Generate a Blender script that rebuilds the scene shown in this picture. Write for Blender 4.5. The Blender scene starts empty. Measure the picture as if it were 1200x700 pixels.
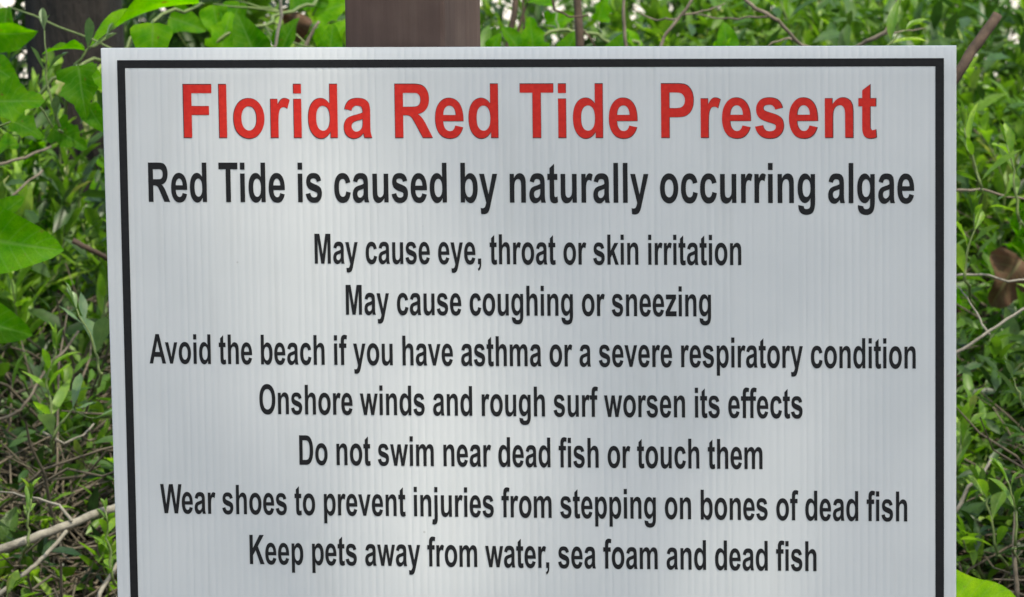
import bpy, bmesh, math, random
from mathutils import Vector, Matrix, noise
random.seed(7)
C = bpy.data.collections.new("scene_objects"); bpy.context.scene.collection.children.link(C)
SC = bpy.context.scene
R = math.radians

# ------------------------------------------------------------------ camera
CAM = Vector((0, 0, 1.6))
RX = Vector((0.9999111, -0.0018022, -0.0132091))     # image right in the world
RD = Vector((-0.0133315, -0.1351749, -0.9907321))    # image down
RF = Vector((0.0, 0.9908201, -0.1351869))            # view direction
FPX = 5193.7                                          # focal length in pixels of a 1200 px wide picture
cd = bpy.data.cameras.new("camera"); cam = bpy.data.objects.new("camera", cd); C.objects.link(cam)
cd.sensor_width = 36; cd.lens = FPX / 1200 * 36
cd.clip_start = 0.1; cd.clip_end = 4000
m = Matrix.Identity(4)
for i in range(3):
    m[i][0] = RX[i]; m[i][1] = -RD[i]; m[i][2] = -RF[i]; m[i][3] = CAM[i]
cam.matrix_world = m
cd.dof.use_dof = True; cd.dof.focus_distance = 3.72; cd.dof.aperture_fstop = 19
SC.camera = cam

# ------------------------------------------------------------------ sky, sun, exposure
SUN_EL, SUN_ROT = R(61), R(148)
sund = Vector((math.sin(SUN_ROT) * math.cos(SUN_EL), math.cos(SUN_ROT) * math.cos(SUN_EL), math.sin(SUN_EL)))
w = bpy.data.worlds.new("World"); SC.world = w; w.use_nodes = True
nt = w.node_tree; nt.nodes.clear()
sky = nt.nodes.new('ShaderNodeTexSky'); sky.sky_type = 'NISHITA'; sky.sun_disc = False
sky.sun_elevation = SUN_EL; sky.sun_rotation = SUN_ROT; sky.air_density = 1.0; sky.dust_density = 2.5; sky.ozone_density = 1.0
bg = nt.nodes.new('ShaderNodeBackground'); bg.inputs[1].default_value = 0.15
out = nt.nodes.new('ShaderNodeOutputWorld')
nt.links.new(sky.outputs[0], bg.inputs[0]); nt.links.new(bg.outputs[0], out.inputs[0])
sl = bpy.data.lights.new("sun", 'SUN'); sl.energy = 2.1; sl.angle = R(1.2); sl.color = (1, .97, .93)
so = bpy.data.objects.new("sun", sl); C.objects.link(so); so.location = (-3, -4, 8)
so.rotation_euler = (-sund).to_track_quat('-Z', 'Y').to_euler()
SC.view_settings.view_transform = 'Standard'; SC.view_settings.look = 'None'
SC.view_settings.gamma = 1; SC.view_settings.use_curve_mapping = False
SC.view_settings.exposure = 1.1
SC.view_settings.use_white_balance = True; SC.view_settings.white_balance_temperature = 7250; SC.view_settings.white_balance_tint = 7

# ------------------------------------------------------------------ helpers
def at(px, py, Y):
    """point of the world seen at px, py of the 1200x700 photograph, at distance Y"""
    d = RX * (px - 600) + RD * (py - 350) + RF * FPX
    return CAM + d * (Y / d.y)

def link(name, me, mat=None, parent=None, mw=None):
    o = bpy.data.objects.new(name, me); C.objects.link(o)
    if mat and me and not me.materials: me.materials.append(mat)
    if parent: o.parent = parent
    if mw is not None: o.matrix_local = mw
    return o
def tag(o, label=None, cat=None, group=None, kind=None):
    if label: o['label'] = label
    if cat: o['category'] = cat
    if group: o['group'] = group
    if kind: o['kind'] = kind
    return o
def thing(name, label, cat, loc, group=None):
    o = bpy.data.objects.new(name, None); C.objects.link(o); o.location = loc; o.empty_display_size = .05
    return tag(o, label, cat, group)
def mesh(name, vs, fs, smooth=True):
    me = bpy.data.meshes.new(name); me.from_pydata([tuple(v) for v in vs], [], fs); me.update()
    if smooth: me.polygons.foreach_set('use_smooth', [True] * len(me.polygons))
    return me

class Geo:
    def __init__(s): s.v = []; s.f = []
    def tube(s, pts, rad, n=6, cap=True, rough=0.0, rng=random):
        pts = [Vector(p) for p in pts]; base = len(s.v)
        if not isinstance(rad, (list, tuple)): rad = [rad] * len(pts)
        ref = Vector((0, 0, 1)) if abs((pts[-1] - pts[0]).normalized().z) < .9 else Vector((1, 0, 0))
        for i, p in enumerate(pts):
            t = (pts[min(i + 1, len(pts) - 1)] - pts[max(i - 1, 0)]).normalized()
            a = t.cross(ref).normalized(); b = t.cross(a)
            for k in range(n):
                an = 2 * math.pi * k / n
                r = rad[i] * (1 + (rng.uniform(-rough, rough) if rough else 0))
                s.v.append(p + (a * math.cos(an) + b * math.sin(an)) * r)
        for i in range(len(pts) - 1):
            for k in range(n):
                k2 = (k + 1) % n
                s.f.append((base + i * n + k, base + i * n + k2, base + (i + 1) * n + k2, base + (i + 1) * n + k))
        if cap:
            s.f.append(tuple(base + k for k in range(n))[::-1]); e = base + (len(pts) - 1) * n
            s.f.append(tuple(e + k for k in range(n)))
        return s
    def add(s, vs, fs, mw):
        b = len(s.v); s.v += [mw @ Vector(v) for v in vs]; s.f += [tuple(b + i for i in f) for f in fs]
    def build(s, name, mat, parent=None, smooth=True):
        if parent:
            inv = -parent.location; s.v = [v + inv for v in s.v]
        return link(name, mesh(name, s.v, s.f, smooth), mat, parent)

def wiggle(p, q, n=8, amp=.02, rng=random, sag=0):
    p = Vector(p); q = Vector(q); o = []
    ph = Vector((rng.uniform(0, 50), rng.uniform(0, 50), rng.uniform(0, 50)))
    L = (q - p).length
    for i in range(n + 1):
        t = i / n
        d = noise.noise_vector(ph + Vector((t * 2.2, 0, 0)) ) * amp * math.sin(math.pi * min(1, t * 1.0 + .0001)) * 2
        d += noise.noise_vector(ph + Vector((t * 7, 3, 0))) * amp * .3
        o.append(p.lerp(q, t) + d + Vector((0, 0, -sag * 4 * t * (1 - t))))
    return o

# ------------------------------------------------------------------ materials
def newmat(name):
    m_ = bpy.data.materials.new(name); m_.use_nodes = True
    n = m_.node_tree.nodes; l = m_.node_tree.links
    return m_, n, l, n['Principled BSDF']
def ramp(n, stops):
    r = n.new('ShaderNodeValToRGB'); e = r.color_ramp.elements
    e[0].position, e[0].color = stops[0][0], (*stops[0][1], 1)
    e[1].position, e[1].color = stops[-1][0], (*stops[-1][1], 1)
    for p, c in stops[1:-1]:
        x = e.new(p); x.color = (*c, 1)
    return r
def leafmat(name, cols, trans=.45, tcol=(1.25, 1.5, .5), rough=.42, vein=0.0, spec=.5):
    m_, n, l, b = newmat(name)
    oi = n.new('ShaderNodeObjectInfo'); r = ramp(n, cols); l.new(oi.outputs['Random'], r.inputs[0])
    tc = n.new('ShaderNodeTexCoord'); nz = n.new('ShaderNodeTexNoise'); nz.inputs['Scale'].default_value = 90; nz.inputs['Detail'].default_value = 3
    l.new(tc.outputs['Object'], nz.inputs['Vector'])
    mx = n.new('ShaderNodeMix'); mx.data_type = 'RGBA'; mx.blend_type = 'MULTIPLY'
    mr = n.new('ShaderNodeMapRange'); mr.inputs['From Min'].default_value = .3; mr.inputs['From Max'].default_value = .7
    mr.inputs['To Min'].default_value = .72; mr.inputs['To Max'].default_value = 1.18
    l.new(nz.outputs[0], mr.inputs[0]); mx.inputs[0].default_value = 1
    l.new(r.outputs[0], mx.inputs[6]); l.new(mr.outputs[0], mx.inputs[7])
    col = mx.outputs[2]
    n3 = n.new('ShaderNodeTexNoise'); n3.inputs['Scale'].default_value = 3.2; n3.inputs['Detail'].default_value = 5; l.new(tc.outputs['Object'], n3.inputs['Vector'])
    hv = n.new('ShaderNodeHueSaturation'); l.new(col, hv.inputs['Color'])
    h1 = n.new('ShaderNodeMapRange'); h1.inputs['From Min'].default_value = .3; h1.inputs['From Max'].default_value = .7; h1.inputs['To Min'].default_value = .475; h1.inputs['To Max'].default_value = .52; l.new(n3.outputs[0], h1.inputs[0]); l.new(h1.outputs[0], hv.inputs['Hue'])
    h2 = n.new('ShaderNodeMapRange'); h2.inputs['From Min'].default_value = .3; h2.inputs['From Max'].default_value = .7; h2.inputs['To Min'].default_value = 1.25; h2.inputs['To Max'].default_value = .75; l.new(n3.outputs[0], h2.inputs[0]); l.new(h2.outputs[0], hv.inputs['Value'])
    n4 = n.new('ShaderNodeTexNoise'); n4.inputs['Scale'].default_value = 9; n4.inputs['Detail'].default_value = 6; l.new(tc.outputs['Object'], n4.inputs['Vector'])
    h3 = n.new('ShaderNodeMapRange'); h3.inputs['From Min'].default_value = .66; h3.inputs['From Max'].default_value = .72; h3.inputs['To Max'].default_value = .7; l.new(n4.outputs[0], h3.inputs[0])
    bl = n.new('ShaderNodeMix'); bl.data_type = 'RGBA'; l.new(h3.outputs[0], bl.inputs[0]); l.new(hv.outputs[0], bl.inputs[6]); bl.inputs[7].default_value = (.16, .10, .03, 1)
    col = bl.outputs[2]
    # midrib and side veins follow the leaf's own u (across) and v (along)
    uv = n.new('ShaderNodeUVMap'); uv.uv_map = 'UVMap'; sp = n.new('ShaderNodeSeparateXYZ'); l.new(uv.outputs[0], sp.inputs[0])
    ab = n.new('ShaderNodeMath'); ab.operation = 'ABSOLUTE'; l.new(sp.outputs[0], ab.inputs[0])
    mid = n.new('ShaderNodeMapRange'); mid.inputs['From Min'].default_value = .02; mid.inputs['From Max'].default_value = .09
    mid.inputs['To Min'].default_value = 1; mid.inputs['To Max'].default_value = 0; l.new(ab.outputs[0], mid.inputs[0])
    # side veins: sin((v - |u|*0.25)*f)
    ma = n.new('ShaderNodeMath'); ma.operation = 'MULTIPLY_ADD'; l.new(ab.outputs[0], ma.inputs[0]); ma.inputs[1].default_value = -.22; l.new(sp.outputs[1], ma.inputs[2])
    mb = n.new('ShaderNodeMath'); mb.operation = 'MULTIPLY'; l.new(ma.outputs[0], mb.inputs[0]); mb.inputs[1].default_value = 48
    si = n.new('ShaderNodeMath'); si.operation = 'SINE'; l.new(mb.outputs[0], si.inputs[0])
    sv = n.new('ShaderNodeMapRange'); sv.inputs['From Min'].default_value = .8; sv.inputs['From Max'].default_value = 1; sv.inputs['To Max'].default_value = .5
    l.new(si.outputs[0], sv.inputs[0])
    mxx = n.new('ShaderNodeMath'); mxx.operation = 'MAXIMUM'; l.new(mid.outputs[0], mxx.inputs[0]); l.new(sv.outputs[0], mxx.inputs[1])
    vf = n.new('ShaderNodeMath'); vf.operation = 'MULTIPLY'; l.new(mxx.outputs[0], vf.inputs[0]); vf.inputs[1].default_value = vein
    vm = n.new('ShaderNodeMix'); vm.data_type = 'RGBA'; l.new(vf.outputs[0], vm.inputs[0]); l.new(col, vm.inputs[6]); vm.inputs[7].default_value = (.22, .34, .12, 1)
    col = vm.outputs[2]
    l.new(col, b.inputs['Base Color']); b.inputs['Roughness'].default_value = rough
    b.inputs['Specular IOR Level'].default_value = spec
    bp = n.new('ShaderNodeBump'); bp.inputs['Strength'].default_value = .35; bp.inputs['Distance'].default_value = .0006
    l.new(mxx.outputs[0], bp.inputs['Height']); bp.invert = True; l.new(bp.outputs[0], b.inputs['Normal'])
    tr = n.new('ShaderNodeBsdfTranslucent'); tm = n.new('ShaderNodeMix'); tm.data_type = 'RGBA'; tm.blend_type = 'MULTIPLY'; tm.inputs[0].default_value = 1
    l.new(col, tm.inputs[6]); tm.inputs[7].default_value = (*tcol, 1); tm.clamp_result = False
    l.new(tm.outputs[2], tr.inputs[0])
    ms = n.new('ShaderNodeMixShader'); ms.inputs[0].default_value = trans
    l.new(b.outputs[0], ms.inputs[1]); l.new(tr.outputs[0], ms.inputs[2])
    l.new(ms.outputs[0], n['Material Output'].inputs[0])
    return m_
def barkmat(name, c1, c2, scale=40, rough=.85, stretch=(1, 1, 1), bump=.4, dist=.003):
    m_, n, l, b = newmat(name)
    tc = n.new('ShaderNodeTexCoord'); mp = n.new('ShaderNodeMapping'); mp.inputs['Scale'].default_value = stretch
    l.new(tc.outputs['Object'], mp.inputs[0])
    nz = n.new('ShaderNodeTexNoise'); nz.inputs['Scale'].default_value = scale; nz.inputs['Detail'].default_value = 6; nz.inputs['Roughness'].default_value = .65
    l.new(mp.outputs[0], nz.inputs['Vector'])
    r = ramp(n, [(.3, c1), (.7, c2)]); l.new(nz.outputs[0], r.inputs[0]); l.new(r.outputs[0], b.inputs['Base Color'])
    bp = n.new('ShaderNodeBump'); bp.inputs['Strength'].default_value = bump; bp.inputs['Distance'].default_value = dist
    l.new(nz.outputs[0], bp.inputs['Height']); l.new(bp.outputs[0], b.inputs['Normal'])
    b.inputs['Roughness'].default_value = rough
    return m_

M = {}
M['leaf'] = leafmat('green_leaf', [(0, (.062, .14, .016)), (.3, (.12, .25, .022)), (.65, (.185, .35, .03)), (.93, (.26, .44, .05)), (1, (.29, .29, .12))], .45, vein=.35)
M['leaf_soft'] = leafmat('grey_green_leaf', [(0, (.08, .15, .06)), (.5, (.13, .23, .08)), (1, (.20, .30, .13))], .3, tcol=(1.1, 1.3, .7), rough=.38, vein=.3, spec=.7)
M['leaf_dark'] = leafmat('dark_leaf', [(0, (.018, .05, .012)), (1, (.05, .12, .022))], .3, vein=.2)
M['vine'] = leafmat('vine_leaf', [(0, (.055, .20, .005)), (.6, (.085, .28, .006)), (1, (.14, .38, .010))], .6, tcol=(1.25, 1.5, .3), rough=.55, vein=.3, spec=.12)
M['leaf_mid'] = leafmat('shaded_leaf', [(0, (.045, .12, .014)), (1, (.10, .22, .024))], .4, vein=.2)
M['lime'] = leafmat('lime_leaf', [(0, (.13, .33, .002)), (1, (.15, .36, .003))], .5, tcol=(1.2, 1.3, .3), rough=.6, vein=.2, spec=.1)
M['dry'] = leafmat('dead_leaf', [(0, (.045, .024, .011)), (.6, (.085, .042, .018)), (1, (.15, .09, .045))], .2, tcol=(1.2, .9, .6), rough=.75, vein=.2)
M['twig'] = barkmat('grey_bark', (.075, .06, .042), (.22, .185, .135), 60)
M['straw'] = barkmat('straw_twigs', (.035, .028, .018), (.19, .155, .105), 25)
M['twig_pale'] = barkmat('pale_bark', (.13, .118, .09), (.30, .28, .225), 70)
M['twig_dark'] = barkmat('brown_bark', (.035, .024, .017), (.10, .065, .042), 60)
M['stem'] = barkmat('green_stem', (.07, .12, .03), (.17, .22, .07), 60, .6)
M['trunk'] = barkmat('dark_trunk_bark', (.003, .0022, .0018), (.017, .0125, .009), 14, .95, (2.2, 2.2, .45), 1, .03)
M['soil'] = barkmat('soil', (.018, .013, .009), (.075, .055, .036), 30, 1, bump=.9, dist=.02)
M['sand'] = barkmat('beach_sand', (.50, .46, .38), (.66, .61, .53), 12, .95)

# ---- ground material: dark humus on the bank, sand beyond
m_, n, l, b = newmat('bank_ground')
geo = n.new('ShaderNodeNewGeometry'); sp = n.new('ShaderNodeSeparateXYZ'); l.new(geo.outputs['Position'], sp.inputs[0])
nz = n.new('ShaderNodeTexNoise'); nz.inputs['Scale'].default_value = 28; nz.inputs['Detail'].default_value = 7; l.new(geo.outputs['Position'], nz.inputs['Vector'])
r1 = ramp(n, [(.3, (.02, .015, .01)), (.55, (.05, .036, .024)), (.75, (.11, .085, .055))]); l.new(nz.outputs[0], r1.inputs[0])
r2 = ramp(n, [(.3, (.50, .46, .38)), (.7, (.66, .61, .53))]); l.new(nz.outputs[0], r2.inputs[0])
mr = n.new('ShaderNodeMapRange'); mr.inputs['From Min'].default_value = 8.2; mr.inputs['From Max'].default_value = 9.4; l.new(sp.outputs[1], mr.inputs[0])
mx = n.new('ShaderNodeMix'); mx.data_type = 'RGBA'; l.new(mr.outputs[0], mx.inputs[0]); l.new(r1.outputs[0], mx.inputs[6]); l.new(r2.outputs[0], mx.inputs[7])
l.new(mx.outputs[2], b.inputs['Base Color']); b.inputs['Roughness'].default_value = 1
bp = n.new('ShaderNodeBump'); bp.inputs['Distance'].default_value = .02; l.new(nz.outputs[0], bp.inputs['Height']); l.new(bp.outputs[0], b.inputs['Normal'])
M['ground'] = m_
# ---- water
m_, n, l, b = newmat('sea_water'); b.inputs['Base Color'].default_value = (.10, .20, .22, 1); b.inputs['Roughness'].default_value = .12
nz = n.new('ShaderNodeTexNoise'); nz.inputs['Scale'].default_value = 1.2; nz.inputs['Detail'].default_value = 5
tc = n.new('ShaderNodeTexCoord'); l.new(tc.outputs['Object'], nz.inputs['Vector'])
bp = n.new('ShaderNodeBump'); bp.inputs['Distance'].default_value = .04; l.new(nz.outputs[0], bp.inputs['Height']); l.new(bp.outputs[0], b.inputs['Normal'])
M['water'] = m_
# ---- corrugated plastic
m_, n, l, b = newmat('white_corrugated_plastic')
tc = n.new('ShaderNodeTexCoord')
nz = n.new('ShaderNodeTexNoise'); nz.inputs['Scale'].default_value = 9; nz.inputs['Detail'].default_value = 5
l.new(tc.outputs['Object'], nz.inputs['Vector'])
r = ramp(n, [(.3, (.585, .61, .605)), (.7, (.64, .66, .65))]); l.new(nz.outputs[0], r.inputs[0])
# sparse specks of dirt
vo = n.new('ShaderNodeTexVoronoi'); vo.inputs['Scale'].default_value = 26; l.new(tc.outputs['Object'], vo.inputs['Vector'])
sm = n.new('ShaderNodeMapRange'); sm.inputs['From Min'].default_value = .015; sm.inputs['From Max'].default_value = .035; sm.inputs['To Min'].default_value = .45; sm.inputs['To Max'].default_value = 0
l.new(vo.outputs['Distance'], sm.inputs[0])
vc = n.new('ShaderNodeSeparateColor'); l.new(vo.outputs['Color'], vc.inputs[0])
gt = n.new('ShaderNodeMath'); gt.operation = 'GREATER_THAN'; l.new(vc.outputs[0], gt.inputs[0]); gt.inputs[1].default_value = .75
mu = n.new('ShaderNodeMath'); mu.operation = 'MULTIPLY'; l.new(sm.outputs[0], mu.inputs[0]); l.new(gt.outputs[0], mu.inputs[1])
mx = n.new('ShaderNodeMix'); mx.data_type = 'RGBA'; l.new(mu.outputs[0], mx.inputs[0]); l.new(r.outputs[0], mx.inputs[6]); mx.inputs[7].default_value = (.25, .24, .22, 1)
mp = n.new('ShaderNodeMapping'); mp.inputs['Scale'].default_value = (60, 5, 1); l.new(tc.outputs['Object'], mp.inputs[0])
st = n.new('ShaderNodeTexNoise'); st.inputs['Scale'].default_value = 1; st.inputs['Detail'].default_value = 6; l.new(mp.outputs[0], st.inputs['Vector'])
sr = n.new('ShaderNodeMapRange'); sr.inputs['From Min'].default_value = .55; sr.inputs['From Max'].default_value = .8; sr.inputs['To Max'].default_value = .22; l.new(st.outputs[0], sr.inputs[0])
m2 = n.new('ShaderNodeMix'); m2.data_type = 'RGBA'; l.new(sr.outputs[0], m2.inputs[0]); l.new(mx.outputs[2], m2.inputs[6]); m2.inputs[7].default_value = (.42, .43, .40, 1)
l.new(m2.outputs[2], b.inputs['Base Color']); b.inputs['Roughness'].default_value = .38
fn = n.new('ShaderNodeTexNoise'); fn.inputs['Scale'].default_value = 700; l.new(tc.outputs['Object'], fn.inputs['Vector'])
bp = n.new('ShaderNodeBump'); bp.inputs['Strength'].default_value = .15; bp.inputs['Distance'].default_value = .0002; l.new(fn.outputs[0], bp.inputs['Height']); l.new(bp.outputs[0], b.inputs['Normal'])
M['panel'] = m_
def ink(name, c1, c2, rough=.42):
    m_, n, l, b = newmat(name); tc = n.new('ShaderNodeTexCoord')
    nz = n.new('ShaderNodeTexNoise'); nz.inputs['Scale'].default_value = 260; nz.inputs['Detail'].default_value = 4; l.new(tc.outputs['Object'], nz.inputs['Vector'])
    r = ramp(n, [(.3, c1), (.7, c2)]); l.new(nz.outputs[0], r.inputs[0]); l.new(r.outputs[0], b.inputs['Base Color']); b.inputs['Roughness'].default_value = rough
    b.inputs['Specular IOR Level'].default_value = .3
    return m_
M['ink'] = ink('black_print', (.006, .006, .007), (.011, .011, .012), .55)
M['red'] = ink('red_print', (.56, .016, .010), (.66, .026, .016), .6)
M['ink_edge'] = ink('dark_red_print', (.055, .02, .022), (.08, .026, .028))
# ---- painted post
m_, n, l, b = newmat('brown_painted_timber')
tc = n.new('ShaderNodeTexCoord'); mp = n.new('ShaderNodeMapping'); mp.inputs['Scale'].default_value = (1, 1, .06); l.new(tc.outputs['Object'], mp.inputs[0])
nz = n.new('ShaderNodeTexNoise'); nz.inputs['Scale'].default_value = 120; nz.inputs['Detail'].default_value = 6; l.new(mp.outputs[0], nz.inputs['Vector'])
n2 = n.new('ShaderNodeTexNoise'); n2.inputs['Scale'].default_value = 25; n2.inputs['Detail'].default_value = 5; l.new(tc.outputs['Object'], n2.inputs['Vector'])
ad = n.new('ShaderNodeMath'); ad.operation = 'MULTIPLY_ADD'; l.new(nz.outputs[0], ad.inputs[0]); ad.inputs[1].default_value = .5
hf = n.new('ShaderNodeMath'); hf.operation = 'MULTIPLY'; l.new(n2.outputs[0], hf.inputs[0]); hf.inputs[1].default_value = .5; l.new(hf.outputs[0], ad.inputs[2])
r = ramp(n, [(.30, (.060, .034, .025)), (.5, (.080, .048, .036)), (.70, (.110, .073, .055))]); l.new(ad.outputs[0], r.inputs[0]); l.new(r.outputs[0], b.inputs['Base Color'])
b.inputs['Roughness'].default_value = .7
bp = n.new('ShaderNodeBump'); bp.inputs['Strength'].default_value = .5; bp.inputs['Distance'].default_value = .0015; l.new(nz.outputs[0], bp.inputs['Height']); l.new(bp.outputs[0], b.inputs['Normal'])
M['post'] = m_

# ------------------------------------------------------------------ ground, beach, sea
PROF = [(-40, 0), (3.3, 0), (3.8, .12), (4.2, .42), (4.6, .65), (5.2, .79), (6.0, .95), (6.6, .95), (7.2, .84), (8.4, .3), (10, -.05), (16, -.35), (44, -.7), (90, -3), (2500, -6)]
def gz(x, y, fine=True):
    for (a, za), (b_, zb) in zip(PROF, PROF[1:]):
        if y <= b_:
            t = (y - a) / (b_ - a); z = za + (zb - za) * t; break
    else: z = -6
    if 3.4 < y < 12:
        z += .05 * noise.noise(Vector((x * 1.3, y * 1.3, 0))) + (.02 * noise.noise(Vector((x * 9, y * 9, 3))) if fine else 0)
    return z
xs = [-2500, -300, -60, -20, -8, -4] + [-2.5 + i * .05 for i in range(101)] + [4, 8, 20, 60, 300, 2500]
ys = [-2500, -300, -40, -8, -2, 0, 2, 3, 3.3] + [3.4 + i * .05 for i in range(90)] + [8.2, 8.6, 9, 10, 12, 16, 22, 30, 44, 60, 90, 300, 2500]
vs = [(x, y, gz(x, max(y, -40))) for y in ys for x in xs]; nx = len(xs)
fs = [(j * nx + i, j * nx + i + 1, (j + 1) * nx + i + 1, (j + 1) * nx + i) for j in range(len(ys) - 1) for i in range(nx - 1)]
tag(link('ground', mesh('ground', vs, fs), M['ground']), kind='structure')
tag(link('sea', mesh('sea', [(-2500, 34, -.66), (2500, 34, -.66), (2500, 2500, -.66), (-2500, 2500, -.66)], [(0, 1, 2, 3)], False), M['water']), kind='structure')

def on_ground(px, py):
    d = at(px, py, 1.0) - CAM; Y = 3.9
    while Y < 7.5:
        p = CAM + d * Y
        if p.z < gz(p.x, p.y): break
        Y += .01
    return Vector((p.x, p.y, gz(p.x, p.y)))

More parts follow.
